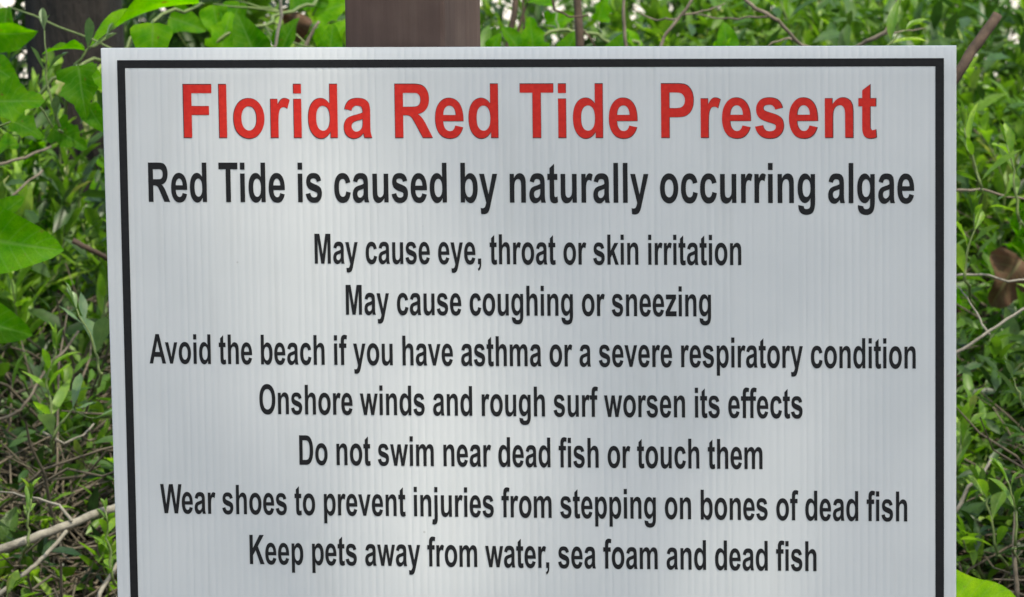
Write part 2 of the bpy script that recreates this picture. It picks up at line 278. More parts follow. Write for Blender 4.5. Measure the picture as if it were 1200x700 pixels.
# ------------------------------------------------------------------ lettering: glyph outlines, quadratic, 2048 units per em
GLY = {
'F': (1251, "M150 0V1466H1155V1218H446V871H1058V623H446V0Z"),
'R': (1479, "M150 0V1466H773Q1008 1466 1114.5 1426.5Q1221 1387 1285 1286Q1349 1185 1349 1055Q1349 890 1252 782.5Q1155 675 962 647Q1058 591 1120.5 524Q1183 457 1289 286L1468 0H1114L900 319Q786 490 744 534.5Q702 579 655 595.5Q608 612 506 612H446V0ZM446 846H665Q878 846 931 864Q984 882 1014 926Q1044 970 1044 1036Q1044 1110 1004.5 1155.5Q965 1201 893 1213Q857 1218 677 1218H446Z"),
'T': (1251, "M479 0V1218H44V1466H1209V1218H775V0Z"),
'P': (1366, "M149 0V1466H624Q894 1466 976 1444Q1102 1411 1187 1300.5Q1272 1190 1272 1015Q1272 880 1223 788Q1174 696 1098.5 643.5Q1023 591 945 574Q839 553 638 553H445V0ZM445 1218V802H607Q782 802 841 825Q900 848 933.5 897Q967 946 967 1011Q967 1091 920 1143Q873 1195 801 1208Q748 1218 588 1218Z"),
'd': (1251, "M1121 0H860V156Q795 65 706.5 20.5Q618 -24 528 -24Q345 -24 214.5 123.5Q84 271 84 535Q84 805 211 945.5Q338 1086 532 1086Q710 1086 840 938V1466H1121ZM371 554Q371 384 418 308Q486 198 608 198Q705 198 773 280.5Q841 363 841 527Q841 710 775 790.5Q709 871 606 871Q506 871 438.5 791.5Q371 712 371 554Z"),
'b': (1251, "M133 0V1466H414V938Q544 1086 722 1086Q916 1086 1043 945.5Q1170 805 1170 542Q1170 270 1040.5 123Q911 -24 726 -24Q635 -24 546.5 21.5Q458 67 394 156V0ZM412 554Q412 389 464 310Q537 198 658 198Q751 198 816.5 277.5Q882 357 882 528Q882 710 816 790.5Q750 871 647 871Q546 871 479 792.5Q412 714 412 554Z"),
'p': (1251, "M140 1062H402V906Q453 986 540 1036Q627 1086 733 1086Q918 1086 1047 941Q1176 796 1176 537Q1176 271 1046 123.5Q916 -24 731 -24Q643 -24 571.5 11Q500 46 421 131V-404H140ZM418 549Q418 370 489 284.5Q560 199 662 199Q760 199 825 277.5Q890 356 890 535Q890 702 823 783Q756 864 657 864Q554 864 486 784.5Q418 705 418 549Z"),
'e': (1139, "M762 338L1042 291Q988 137 871.5 56.5Q755 -24 580 -24Q303 -24 170 157Q65 302 65 523Q65 787 203 936.5Q341 1086 552 1086Q789 1086 926 929.5Q1063 773 1057 450H353Q356 325 421 255.5Q486 186 583 186Q649 186 694 222Q739 258 762 338ZM778 622Q775 744 715 807.5Q655 871 569 871Q477 871 417 804Q357 737 358 622Z"),
'a': (1139, "M357 738L102 784Q145 938 250 1012Q355 1086 562 1086Q750 1086 842 1041.5Q934 997 971.5 928.5Q1009 860 1009 677L1006 349Q1006 209 1019.5 142.5Q1033 76 1070 0H792Q781 28 765 83Q758 108 755 116Q683 46 601 11Q519 -24 426 -24Q262 -24 167.5 65Q73 154 73 290Q73 380 116 450.5Q159 521 236.5 558.5Q314 596 460 624Q657 661 733 693V721Q733 802 693 836.5Q653 871 542 871Q467 871 425 841.5Q383 812 357 738ZM733 510Q679 492 562 467Q445 442 409 418Q354 379 354 319Q354 260 398 217Q442 174 510 174Q586 174 655 224Q706 262 722 317Q733 353 733 454Z"),
'i': (569, "M147 1206V1466H428V1206ZM147 0V1062H428V0Z"),
'o': (1251, "M82 546Q82 686 151 817Q220 948 346.5 1017Q473 1086 629 1086Q870 1086 1024 929.5Q1178 773 1178 534Q1178 293 1022.5 134.5Q867 -24 631 -24Q485 -24 352.5 42Q220 108 151 235.5Q82 363 82 546ZM370 531Q370 373 445 289Q520 205 630 205Q740 205 814.5 289Q889 373 889 533Q889 689 814.5 773Q740 857 630 857Q520 857 445 773Q370 689 370 531Z"),
'l': (569, "M147 0V1466H428V0Z"),
'n': (1251, "M1114 0H833V542Q833 714 815 764.5Q797 815 756.5 843Q716 871 659 871Q586 871 528 831Q470 791 448.5 725Q427 659 427 481V0H146V1062H407V906Q546 1086 757 1086Q850 1086 927 1052.5Q1004 1019 1043.5 967Q1083 915 1098.5 849Q1114 783 1114 660Z"),
'r': (797, "M416 0H135V1062H396V911Q463 1018 516.5 1052Q570 1086 638 1086Q734 1086 823 1033L736 788Q665 834 604 834Q545 834 504 801.5Q463 769 439.5 684Q416 599 416 328Z"),
's': (1139, "M48 303L330 346Q348 264 403 221.5Q458 179 557 179Q666 179 721 219Q758 247 758 294Q758 326 738 347Q717 367 644 384Q304 459 213 521Q87 607 87 760Q87 898 196 992Q305 1086 534 1086Q752 1086 858 1015Q964 944 1004 805L739 756Q722 818 674.5 851Q627 884 539 884Q428 884 380 853Q348 831 348 796Q348 766 376 745Q414 717 638.5 666Q863 615 952 541Q1040 466 1040 332Q1040 186 918 81Q796 -24 557 -24Q340 -24 213.5 64Q87 152 48 303Z"),
't': (682, "M634 1062V838H442V410Q442 280 447.5 258.5Q453 237 472.5 223Q492 209 520 209Q559 209 633 236L657 18Q559 -24 435 -24Q359 -24 298 1.5Q237 27 208.5 67.5Q180 108 169 177Q160 226 160 375V838H31V1062H160V1273L442 1437V1062Z"),
'u': (1251, "M847 0V159Q789 74 694.5 25Q600 -24 495 -24Q388 -24 303 23Q218 70 180 155Q142 240 142 390V1062H423V574Q423 350 438.5 299.5Q454 249 495 219.5Q536 190 599 190Q671 190 728 229.5Q785 269 806 327.5Q827 386 827 614V1062H1108V0Z"),
'y': (1139, "M14 1062H313L567 308L815 1062H1106L731 40L664 -145Q627 -238 593.5 -287Q560 -336 516.5 -366.5Q473 -397 409.5 -414Q346 -431 266 -431Q185 -431 107 -414L82 -194Q148 -207 201 -207Q299 -207 346 -149.5Q393 -92 418 -3Z"),
'g': (1251, "M121 -70L442 -109Q450 -165 479 -186Q519 -216 605 -216Q715 -216 770 -183Q807 -161 826 -112Q839 -77 839 17V172Q713 0 521 0Q307 0 182 181Q84 324 84 537Q84 804 212.5 945Q341 1086 532 1086Q729 1086 857 913V1062H1120V109Q1120 -79 1089 -172Q1058 -265 1002 -318Q946 -371 852.5 -401Q759 -431 616 -431Q346 -431 233 -338.5Q120 -246 120 -104Q120 -90 121 -70ZM372 553Q372 384 437.5 305.5Q503 227 599 227Q702 227 773 307.5Q844 388 844 546Q844 711 776 791Q708 871 604 871Q503 871 437.5 792.5Q372 714 372 553Z"),
'c': (1139, "M1073 748L796 698Q782 781 732.5 823Q683 865 604 865Q499 865 436.5 792.5Q374 720 374 550Q374 361 437.5 283Q501 205 608 205Q688 205 739 250.5Q790 296 811 407L1087 360Q1044 170 922 73Q800 -24 595 -24Q362 -24 223.5 123Q85 270 85 530Q85 793 224 939.5Q363 1086 600 1086Q794 1086 908.5 1002.5Q1023 919 1073 748Z"),
'h': (1251, "M433 1466V927Q569 1086 758 1086Q855 1086 933 1050Q1011 1014 1050.5 958Q1090 902 1104.5 834Q1119 766 1119 623V0H838V561Q838 728 822 773Q806 818 765.5 844.5Q725 871 664 871Q594 871 539 837Q484 803 458.5 734.5Q433 666 433 532V0H152V1466Z"),
'f': (682, "M24 1062H180V1142Q180 1276 208.5 1342Q237 1408 313.5 1449.5Q390 1491 507 1491Q627 1491 742 1455L704 1259Q637 1275 575 1275Q514 1275 487.5 1246.5Q461 1218 461 1137V1062H671V841H461V0H180V841H24Z"),
'v': (1139, "M435 0L7 1062H302L502 520L560 339Q583 408 589 430Q603 475 619 520L821 1062H1110L688 0Z"),
'w': (1593, "M346 0L10 1062H283L482 366L665 1062H936L1113 366L1316 1062H1593L1252 0H982L799 683L619 0Z"),
'm': (1821, "M125 1062H384V917Q523 1086 715 1086Q817 1086 892 1044Q967 1002 1015 917Q1085 1002 1166 1044Q1247 1086 1339 1086Q1456 1086 1537 1038.5Q1618 991 1658 899Q1687 831 1687 679V0H1406V607Q1406 765 1377 811Q1338 871 1257 871Q1198 871 1146 835Q1094 799 1071 729.5Q1048 660 1048 510V0H767V582Q767 737 752 782Q737 827 705.5 849Q674 871 620 871Q555 871 503 836Q451 801 428.5 735Q406 669 406 516V0H125Z"),
'k': (1139, "M137 0V1466H418V688L747 1062H1093L730 674L1119 0H816L549 477L418 340V0Z"),
'A': (1479, "M1471 0H1149L1021 333H435L314 0H0L571 1466H884ZM926 580L724 1124L526 580Z"),
'D': (1479, "M148 1466H689Q872 1466 968 1438Q1097 1400 1189 1303Q1281 1206 1329 1065.5Q1377 925 1377 719Q1377 538 1332 407Q1277 247 1175 148Q1098 73 967 31Q869 0 705 0H148ZM444 1218V247H665Q789 247 844 261Q916 279 963.5 322Q1011 365 1041 463.5Q1071 562 1071 732Q1071 902 1041 993Q1011 1084 957 1135Q903 1186 820 1204Q758 1218 577 1218Z"),
'K': (1479, "M153 0V1466H449V815L1047 1466H1445L893 895L1475 0H1092L689 689L449 444V0Z"),
'M': (1706, "M145 0V1466H588L854 466L1117 1466H1561V0H1286V1154L995 0H710L420 1154V0Z"),
'O': (1593, "M89 724Q89 948 156 1100Q206 1212 292.5 1301Q379 1390 482 1433Q619 1491 798 1491Q1122 1491 1316.5 1290Q1511 1089 1511 731Q1511 376 1318 175.5Q1125 -25 802 -25Q475 -25 282 174.5Q89 374 89 724ZM394 734Q394 485 509 356.5Q624 228 801 228Q978 228 1091.5 355.5Q1205 483 1205 738Q1205 990 1094.5 1114Q984 1238 801 1238Q618 1238 506 1112.5Q394 987 394 734Z"),
'W': (1933, "M359 0L9 1466H312L533 459L801 1466H1153L1410 442L1635 1466H1933L1577 0H1263L971 1096L680 0Z"),
'j': (569, "M143 1206V1466H424V1206ZM424 1062V54Q424 -145 398 -227Q372 -309 298.5 -355Q225 -401 111 -401Q70 -401 23 -394Q-24 -387 -79 -371L-30 -132Q-11 -136 6 -138.5Q23 -141 37 -141Q78 -141 103 -124Q128 -107 135.5 -83Q143 -59 143 59V1062Z"),
',': (569, "M133 281H414V80Q414 -42 393 -112Q372 -182 313.5 -238Q255 -294 165 -326L110 -210Q195 -182 231 -133Q267 -84 269 0H133Z"),
'z': (1024, "M35 0V219L433 676Q531 788 578 835Q529 832 449 831L74 829V1062H952V863L546 395L403 242Q520 249 548 249H983V0Z"),
}
KERN = {('A', 'v'): -76, ('W', 'e'): -76, ('T', 'i'): -37, ('r', 'a'): -20, ('y', ','): -150, ('w', 'a'): -20, ('r', ','): -113, ('K', 'e'): 0, ('f', 'f'): -37}
import re
def contours(d):
    out_ = []; cur = []; x = y = 0
    for cmd, arg in re.findall(r'([MHVLQZ])([^MHVLQZ]*)', d):
        a = [float(v) for v in arg.split()]
        if cmd == 'M': cur = [(a[0], a[1])]; x, y = a
        elif cmd == 'H': x = a[0]; cur.append((x, y))
        elif cmd == 'V': y = a[0]; cur.append((x, y))
        elif cmd == 'L': x, y = a; cur.append((x, y))
        elif cmd == 'Q':
            cx_, cy_, ex, ey = a; N = 6
            for i in range(1, N + 1):
                t = i / N; cur.append(((1 - t) ** 2 * x + 2 * t * (1 - t) * cx_ + t * t * ex, (1 - t) ** 2 * y + 2 * t * (1 - t) * cy_ + t * t * ey))
            x, y = ex, ey
        elif cmd == 'Z':
            if math.hypot(cur[0][0] - cur[-1][0], cur[0][1] - cur[-1][1]) < 1: cur.pop()
            out_.append(cur)
    return out_
def offset(poly, d):
    """grow a clockwise outline (or shrink a hole) by d"""
    o = []; n_ = len(poly)
    for i in range(n_):
        p0 = Vector(poly[i - 1]); p = Vector(poly[i]); p1 = Vector(poly[(i + 1) % n_])
        e0 = (p - p0).normalized(); e1 = (p1 - p).normalized()
        n0 = Vector((-e0.y, e0.x)); n1 = Vector((-e1.y, e1.x)); b_ = n0 + n1
        if b_.length < .3: b_ = n0
        b_.normalize(); k = d / max(.5, b_.dot(n0)); o.append((p.x + b_.x * k, p.y + b_.y * k))
    return o
ORIG = Vector((-0.3401003, 3.6898595, 1.3115336)); BX = Vector((.9913069, -.1315700, 0)); BN = Vector((-.1315700, -.9913069, 0))
def board(u, v, h=0):
    return ORIG + BX * u + Vector((0, 0, -v)) + BN * h
BM = Matrix.Identity(4)
for i in range(3):
    BM[i][0] = BX[i]; BM[i][1] = (0, 0, 1)[i]; BM[i][2] = BN[i]; BM[i][3] = ORIG[i]

def text_mesh(txt, u0, u1, v, cap, off, depth, grow=0):
    """lettering fitted between u0 and u1 with its baseline at v"""
    sy = cap / 1466; pen = 0; polys = []
    for i, ch in enumerate(txt):
        if ch == ' ': pen += 569; continue
        adv, d = GLY[ch]
        if i: pen += KERN.get((txt[i - 1], ch), 0)
        for c in contours(d):
            polys.append([(x + pen, y) for x, y in c])
        pen += adv
    lo = min(p[0] for c in polys for p in c); hi = max(p[0] for c in polys for p in c); sx = (u1 - u0) / (hi - lo)
    cu = bpy.data.curves.new('lettering', 'CURVE'); cu.dimensions = '2D'; cu.fill_mode = 'BOTH'; cu.extrude = depth / 2
    for c in polys:
        q = [(u0 + (x - lo) * sx, -v + y * sy) for x, y in c]
        if grow: q = offset(q, grow)
        s_ = cu.splines.new('POLY'); s_.points.add(len(q) - 1); s_.use_cyclic_u = True
        for p_, (x, y) in zip(s_.points, q): p_.co = (x, y, off, 1)
    o = bpy.data.objects.new('tmp', cu); C.objects.link(o)
    me = bpy.data.meshes.new_from_object(o.evaluated_get(bpy.context.evaluated_depsgraph_get()))
    bpy.data.objects.remove(o); me.name = 'lettering'
    return me, sx / sy

# ------------------------------------------------------------------ the sign
corner = at(520.5, 30, 3.675); TH = R(20)          # near corner of the square post
post_c = Vector((corner.x, corner.y, 0)) + Vector((-math.cos(TH), math.sin(TH), 0)) * .0445 + Vector((math.sin(TH), math.cos(TH), 0)) * .0445
# push the post just clear of the panel's back
back = (Vector((corner.x, corner.y, 0)) - Vector((ORIG.x, ORIG.y, 0))).dot(-BN)
shift = .008 - back
post_c += Vector((0, 1, 0)) * shift / .9913
sign = thing('warning_sign', 'white rectangular warning sign with red title and black lettering fixed to a brown wooden post', 'sign', (post_c.x, post_c.y, gz(post_c.x, post_c.y)))
inv = Matrix.Translation(-sign.location)
SW, SH, TK = .71, .535, .006
rng = random.Random(3)
# panel: front with vertical flutes, trimmed a little off square at the left
FL = .00625; cols = []
nfl = int(SW / FL)
amps = [rng.uniform(.25, 1.5) for _ in range(nfl + 2)]
STEP = 8
def rib(u):
    k = u / FL; i = int(k); t = k - i
    s_ = .5 - .5 * math.cos(2 * math.pi * min(1, t * 1.0))
    return -.00022 * (1 - s_ ** .5) * amps[i] - .00013 * t * amps[i + 1]
def bow(u, v):
    return .0015 * math.sin(math.pi * u / SW) * math.sin(v * 4) + .0006 * noise.noise(Vector((u * 9, v * 3, 1)))
us = [0, .0004] + [.0004 + (SW - .0008) * i / (nfl * STEP) for i in range(1, nfl * STEP)] + [SW - .0004, SW]
vsn = [0, .0006] + [.0006 + (SH - .0012) * i / 24 for i in range(1, 24)] + [SH - .0006, SH]
def left(v): return min(.0024, .0024 * v / .45)
def vert(u, v, back_=False):
    k = 1 - min(1, u / .013)
    uu = u + left(v) * k
    edge = min(u, SW - u, v, SH - v) < 1e-6
    h = (rib(u) if not back_ else -TK) - (.0003 if edge and not back_ else 0) + bow(u, v)
    # worn vertical crease beneath the sixth line
    if not back_: h -= .00035 * math.exp(-((u - .2055) / .0009) ** 2) * max(0, 1 - abs(v - .335) / .05)
    return (uu, -v, h)
V = [vert(u, v) for v in vsn for u in us]; W_ = len(us); H_ = len(vsn)
F = [(j * W_ + i, (j + 1) * W_ + i, (j + 1) * W_ + i + 1, j * W_ + i + 1) for j in range(H_ - 1) for i in range(W_ - 1)]
pm = mesh('panel', V, F)
panel = link('panel', pm, M['panel'], sign, inv @ BM)
panel['label'] = 'white corrugated plastic panel'
# back sheet and cut edges, where the open flutes show
V = []; F = []
bu = [0, .1, .2, .3, .4, .5, .6, SW]
for v in vsn:
    for u in bu: V.append(vert(u, v, True))
nb = len(bu)
F = [(j * nb + i, j * nb + i + 1, (j + 1) * nb + i + 1, (j + 1) * nb + i) for j in range(H_ - 1) for i in range(nb - 1)]
def strip(pts):
    for (u, v), (u2, v2) in zip(pts, pts[1:]):
        b_ = len(V); f1 = vert(u, v); f2 = vert(u2, v2); r1 = vert(u, v, True); r2 = vert(u2, v2, True)
        V.extend([f1, f2, r2, r1]); F.append((b_, b_ + 1, b_ + 2, b_ + 3))
strip([(u, 0) for u in us][::-1]); strip([(u, SH) for u in us]); strip([(0, v) for v in vsn]); strip([(SW, v) for v in vsn][::-1])
for i in range(nfl):                                # webs between the two sheets, proud of the cut by nothing: inner divisions
    pass
link('panel_backing', mesh('panel_backing', V, F, False), M['panel'], panel)
# printed border: a thin frame following the panel
def printed(me):
    for vt in me.vertices:
        vt.co.z += bow(vt.co.x, -vt.co.y)
b0, b1, t0, bw = .0136, .7001, .0098, .00665; t1 = .522
def ring():
    V = []; F = []
    N = 40
    outer = [(b0, t0), (b1, t0), (b1, t1), (b0, t1)]; inner = [(b0 + bw, t0 + bw), (b1 - bw - .0003, t0 + bw), (b1 - bw - .0003, t1 - bw), (b0 + bw, t1 - bw)]
    for s_ in range(4):
        for k in range(N):
            for h in (.00018,):
                q = []
                for tt, pl in ((k / N, outer), ((k + 1) / N, outer), ((k + 1) / N, inner), (k / N, inner)):
                    a = pl[s_]; c_ = pl[(s_ + 1) % 4]; u = a[0] + (c_[0] - a[0]) * tt; v = a[1] + (c_[1] - a[1]) * tt
                    q.append((u, -v, h))
                b_ = len(V); V.extend(q); F.append((b_, b_ + 1, b_ + 2, b_ + 3)[::-1])
    return mesh('border', V, F, False)
rm = ring(); printed(rm); link('border', rm, M['ink'], panel)['label'] = 'thin black printed border'
LINES = [
("Florida Red Tide Present", .06868, .64584, .0751, .0454),
("Red Tide is caused by naturally occurring algae", .03776, .67594, .12862, .0331),
("May cause eye, throat or skin irritation", .17779, .53403, .18009, .0251),
("May cause coughing or sneezing", .20339, .50879, .22293, .0251),
("Avoid the beach if you have asthma or a severe respiratory condition", .03511, .67707, .26537, .0251),
("Onshore winds and rough surf worsen its effects", .1283, .58392, .3075, .0251),
("Do not swim near dead fish or touch them", .16154, .55059, .35032, .0251),
("Wear shoes to prevent injuries from stepping on bones of dead fish", .0415, .66993, .39316, .0251),
("Keep pets away from water, sea foam and dead fish", .11733, .59489, .43573, .0251)]
for i, (t, u0, u1, v, cap) in enumerate(LINES):
    if i == 0:
        me, k = text_mesh(t, u0, u1, v, cap, .00014, .00004); printed(me)
        o = link('lettering_edge', me, M['ink_edge'], panel); o['label'] = 'thin dark outline round the red title'
        me, k = text_mesh(t, u0 + .00045, u1 - .00045, v - .00045, cap - .0009, .00022, .00004, -.00022); printed(me)
        o = link('lettering', me, M['red'], panel); o['label'] = 'large red title lettering'
    else:
        me, k = text_mesh(t, u0, u1, v, cap, .00018, .00004); printed(me)
        o = link('lettering', me, M['ink'], panel); o['label'] = 'black lettering beginning ' + ' '.join(t.split()[:3]).replace(',', '')
    print('squeeze', round(k, 3), t[:20])
# post: square timber with softened, slightly split arrises
def post_mesh():
    bm = bmesh.new(); s_ = .0445; b_ = .003; zt = 1.66 - sign.location.z; zb = -.35
    prof = []
    for sx, sy in ((1, 1), (-1, 1), (-1, -1), (1, -1)):
        a = (sx * s_, sy * (s_ - b_)); c_ = (sx * (s_ - b_), sy * s_); m2 = (sx * (s_ - b_ * .3), sy * (s_ - b_ * .3))
        prof += [a, m2, c_] if sx * sy > 0 else [c_, m2, a]
    # a drying check running down the right-hand face
    rings = []
    nz_ = 60
    for j in range(nz_ + 1):
        z = zb + (zt - zb) * j / nz_; rings.append([bm.verts.new((x * (1 + .006 * noise.noise(Vector((x * 30, y * 30, z * 5)))), y * (1 + .006 * noise.noise(Vector((x * 30, y * 30, z * 5 + 9)))), z)) for x, y in prof])
    n_ = len(prof)
    for j in range(nz_):
        for k in range(n_):
            bm.faces.new((rings[j][k], rings[j][(k + 1) % n_], rings[j + 1][(k + 1) % n_], rings[j + 1][k]))
    bm.faces.new(rings[-1]); bm.faces.new(rings[0][::-1])
    bmesh.ops.recalc_face_normals(bm, faces=bm.faces)
    me = bpy.data.meshes.new('post'); bm.to_mesh(me); bm.free(); return me
po = link('post', post_mesh(), M['post'], sign, Matrix.Rotation(-TH, 4, 'Z')); po['label'] = 'square brown painted timber post'

# ------------------------------------------------------------------ leaves
def leaf_mesh(name, width, prof, fold=.25, curl=.25, twist=0, nl=7, na=2, teeth=0, seed=0, wavy=0.0, petiole=.06):
    """unit-length leaf growing along +Y, upper face +Z"""
    rg = random.Random(seed); V = []; F = []; UV = []
    ph = rg.uniform(0, 6)
    for j in range(nl + 1):
        t = j / nl; w_ = width * prof(t) / 2
        if teeth and 0 < j < nl: w_ *= 1 + teeth * (.5 if j % 2 else -.5)
        bend = curl * t * t; y = petiole + (1 - petiole) * (t - .3 * curl * t * t * abs(curl)); z = -bend * .6 + .12 * math.sin(math.pi * t * .8) * abs(curl)
        ta = twist * t
        for i in range(-na, na + 1):
            a = i / na; x = a * w_; zz = abs(a) ** 1.3 * w_ * fold * 2 + wavy * w_ * math.sin(t * 9 + ph + a * 1.5) * abs(a)
            V.append((x * math.cos(ta) - zz * math.sin(ta), y, z + x * math.sin(ta) + zz * math.cos(ta))); UV.append((a, t))
    n_ = 2 * na + 1
    for j in range(nl):
        for i in range(n_ - 1):
            F.append((j * n_ + i, j * n_ + i + 1, (j + 1) * n_ + i + 1, (j + 1) * n_ + i))
    # stalk
    b_ = len(V); r = .012
    for (y, rr) in ((-.02, r), (petiole + .05, r * .8)):
        for k in range(3):
            an = 2.09 * k; V.append((rr * math.cos(an), y, rr * math.sin(an) - .008)); UV.append((0, 0))
    for k in range(3): F.append((b_ + k, b_ + (k + 1) % 3, b_ + 3 + (k + 1) % 3, b_ + 3 + k))
    me = mesh(name, V, F); ul = me.uv_layers.new(name='UVMap')
    for lp in me.loops: ul.data[lp.index].uv = UV[lp.vertex_index]
    return me
lance = lambda t: max(0.0, math.sin(math.pi * t ** .85)) ** .8 * (1 - .15 * t) if 0 < t < 1 else .02
spat = lambda t: (max(0, math.sin(math.pi * t ** 1.45)) ** .75) if 0 < t < 1 else .04
ovate = lambda t: (max(0, math.sin(math.pi * t ** .62)) ** .85) if 0 < t < 1 else .03
def heart(t):
    return 0.25 if t == 0 else (1.0 * (1 - t) ** .62 * min(1, .55 + 2.2 * t) * 1.12 if t < 1 else .0)
def lobed(t):
    base = heart(t)
    return base * (1 + .22 * math.sin(t * 15))
LM = {'lance': [], 'spat': [], 'ovate': [], 'vine': [], 'dry': []}
def mk(kind, mat, n_, f):
    key = (kind, mat); LM[key] = []
    for i in range(n_):
        me = f(i); me.materials.append(M[mat]); LM[key].append(me)
rs = random.Random(11)
for mat in ('leaf', 'leaf_soft', 'leaf_dark'):
    mk('lance', mat, 8, lambda i: leaf_mesh('leaf', rs.uniform(.19, .26), lance, rs.uniform(.1, .4), rs.uniform(-.15, .55), rs.uniform(-.5, .5), 7, 1, seed=i, wavy=.15))
    mk('spat', mat, 8, lambda i: leaf_mesh('leaf', rs.uniform(.26, .36), spat, rs.uniform(.1, .35), rs.uniform(-.2, .45), rs.uniform(-.4, .4), 7, 1, seed=i, wavy=.15))
    mk('ovate', mat, 8, lambda i: leaf_mesh('leaf', rs.uniform(.42, .56), ovate, rs.uniform(.05, .3), rs.uniform(-.1, .4), rs.uniform(-.3, .3), 8, 1, seed=i, wavy=.2))
for mat in ('vine', 'lime'):
    mk('heart', mat, 5, lambda i: leaf_mesh('leaf', rs.uniform(.75, .9), heart, rs.uniform(.08, .28), rs.uniform(.1, .45), rs.uniform(-.3, .3), 12, 3, seed=i, wavy=.22, petiole=.02))
    mk('lobed', mat, 5, lambda i: leaf_mesh('leaf', rs.uniform(.7, .88), lobed, rs.uniform(.08, .26), rs.uniform(.1, .4), rs.uniform(-.3, .3), 14, 3, teeth=.12, seed=i, wavy=.22, petiole=.02))
mk('dryleaf', 'dry', 6, lambda i: leaf_mesh('dead_leaf', rs.uniform(.35, .55), ovate, rs.uniform(.1, .6), rs.uniform(.2, .9), rs.uniform(-.9, .9), 7, 1, seed=i, wavy=.5))

def frame(pos, d, up, size, roll=0):
    d = d.normalized(); x = d.cross(up)
    if x.length < 1e-3: x = d.cross(Vector((1, 0, 0)))
    x.normalize(); z = x.cross(d)
    m_ = Matrix.Identity(4)
    for i in range(3): m_[i][0] = x[i]; m_[i][1] = d[i]; m_[i][2] = z[i]
    m_ = m_ @ Matrix.Rotation(roll, 4, 'Y') @ Matrix.Scale(size, 4)
    m_.translation = pos
    return m_

NL = [0]
def put_leaf(root, key, pos, d, size, rng, up=Vector((0, 0, 1)), roll=None, name='leaf'):
    me = rng.choice(LM[key]); NL[0] += 1
    return link(name, me, None, root, frame(Vector(pos) - root.location, Vector(d), up, size, rng.uniform(-.5, .5) if roll is None else roll))

def stem_leaves(root, pts, rad, key, L, gap, rng, start=.25, spread=1.0, limit=300, mat='stem', whorl=2, budget=None):
    g = Geo(); g.tube(pts, [rad * (1 - .65 * i / (len(pts) - 1)) for i in range(len(pts))], 5); g.build('stem', M[mat], root)
    tot = sum((b_ - a).length for a, b_ in zip(pts, pts[1:])); s_ = tot * start; k = 0; ph = rng.uniform(0, 6.28)
    while s_ < tot:
        q = s_; 
        for a, b_ in zip(pts, pts[1:]):
            if q <= (b_ - a).length: break
            q -= (b_ - a).length
        p = a.lerp(b_, q / max(1e-6, (b_ - a).length)); t = (b_ - a).normalized(); f = s_ / tot
        x = t.cross(Vector((.3, .9, .1))).normalized(); y = t.cross(x)
        for j in range(whorl):
            if budget is not None:
                if budget[0] <= 0: return
                budget[0] -= 1
            an = ph + k * 1.4 + j * 2 * math.pi / whorl + rng.uniform(-.4, .4)
            o_ = x * math.cos(an) + y * math.sin(an)
            open_ = spread * (1.15 - .75 * f) + rng.uniform(-.2, .25)
            d = (t * math.cos(open_) + o_ * math.sin(open_)); d.z += .1
            sz = L * (1.05 - .45 * f ** 3) * rng.uniform(.7, 1.15)
            put_leaf(root, key, p, d, sz, rng)
        k += 1; s_ += gap * rng.uniform(.75, 1.25) * (1.1 - .5 * f)
    # tip tuft
    for j in range(3):
        d = (pts[-1] - pts[-2]).normalized() + Vector((rng.uniform(-.35, .35), rng.uniform(-.35, .35), rng.uniform(0, .2)))
        put_leaf(root, key, pts[-1], d, L * rng.uniform(.4, .65), rng)

def shrub(label, x, y, h, kind='spat', mat='leaf', L=.05, stems=7, spread=.14, gap=.022, lean=(0, 0), seed=0, name='leafy_shrub', cat='shrub', woody=False, start=.3, fill=320):
    rng = random.Random(seed * 31 + 5)
    root = thing(name, label, cat, (x, y, gz(x, y) - .01)); budget = [270]
    b0_ = root.location
    for s_ in range(stems):
        an = rng.uniform(0, 6.28); rr = spread * math.sqrt(rng.random())
        base = b0_ + Vector((math.cos(an) * rr * .25, math.sin(an) * rr * .25, 0))
        top = b0_ + Vector((math.cos(an) * rr + lean[0], math.sin(an) * rr + lean[1], h * rng.uniform(.55, 1.05)))
        stem_leaves(root, wiggle(base, top, 6, .02, rng), rng.uniform(.0016, .0028), (kind, mat), L, gap, rng, start, budget=budget, mat='twig_dark' if woody and s_ % 2 else 'stem')
    if fill:
        g = Geo(); sv = [(0, 0, 0), (-.14, .3, .06), (0, .33, 0), (.14, .3, .06), (-.12, .65, .03), (0, .68, -.03), (.12, .65, .03), (0, 1, -.12)]
        sf = [(0, 2, 1), (0, 3, 2), (1, 2, 5, 4), (2, 3, 6, 5), (4, 5, 7), (5, 6, 7)]
        for k in range(fill):
            an = rng.uniform(0, 6.28); rr = spread * 1.15 * math.sqrt(rng.random()); t = rng.random() ** .8
            p = b0_ + Vector((math.cos(an) * rr * (.4 + .6 * t), math.sin(an) * rr * (.4 + .6 * t), .01 + h * .92 * t))
            g.add(sv, sf, frame(p, Vector((rng.uniform(-1, 1), rng.uniform(-1, 1), rng.uniform(-.2, 1.1))), Vector((0, 0, 1)), L * rng.uniform(.45, .95), rng.uniform(-.8, .8)))
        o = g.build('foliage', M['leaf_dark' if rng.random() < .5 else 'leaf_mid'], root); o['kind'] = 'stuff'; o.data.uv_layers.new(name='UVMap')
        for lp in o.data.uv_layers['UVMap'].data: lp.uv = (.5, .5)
    return root

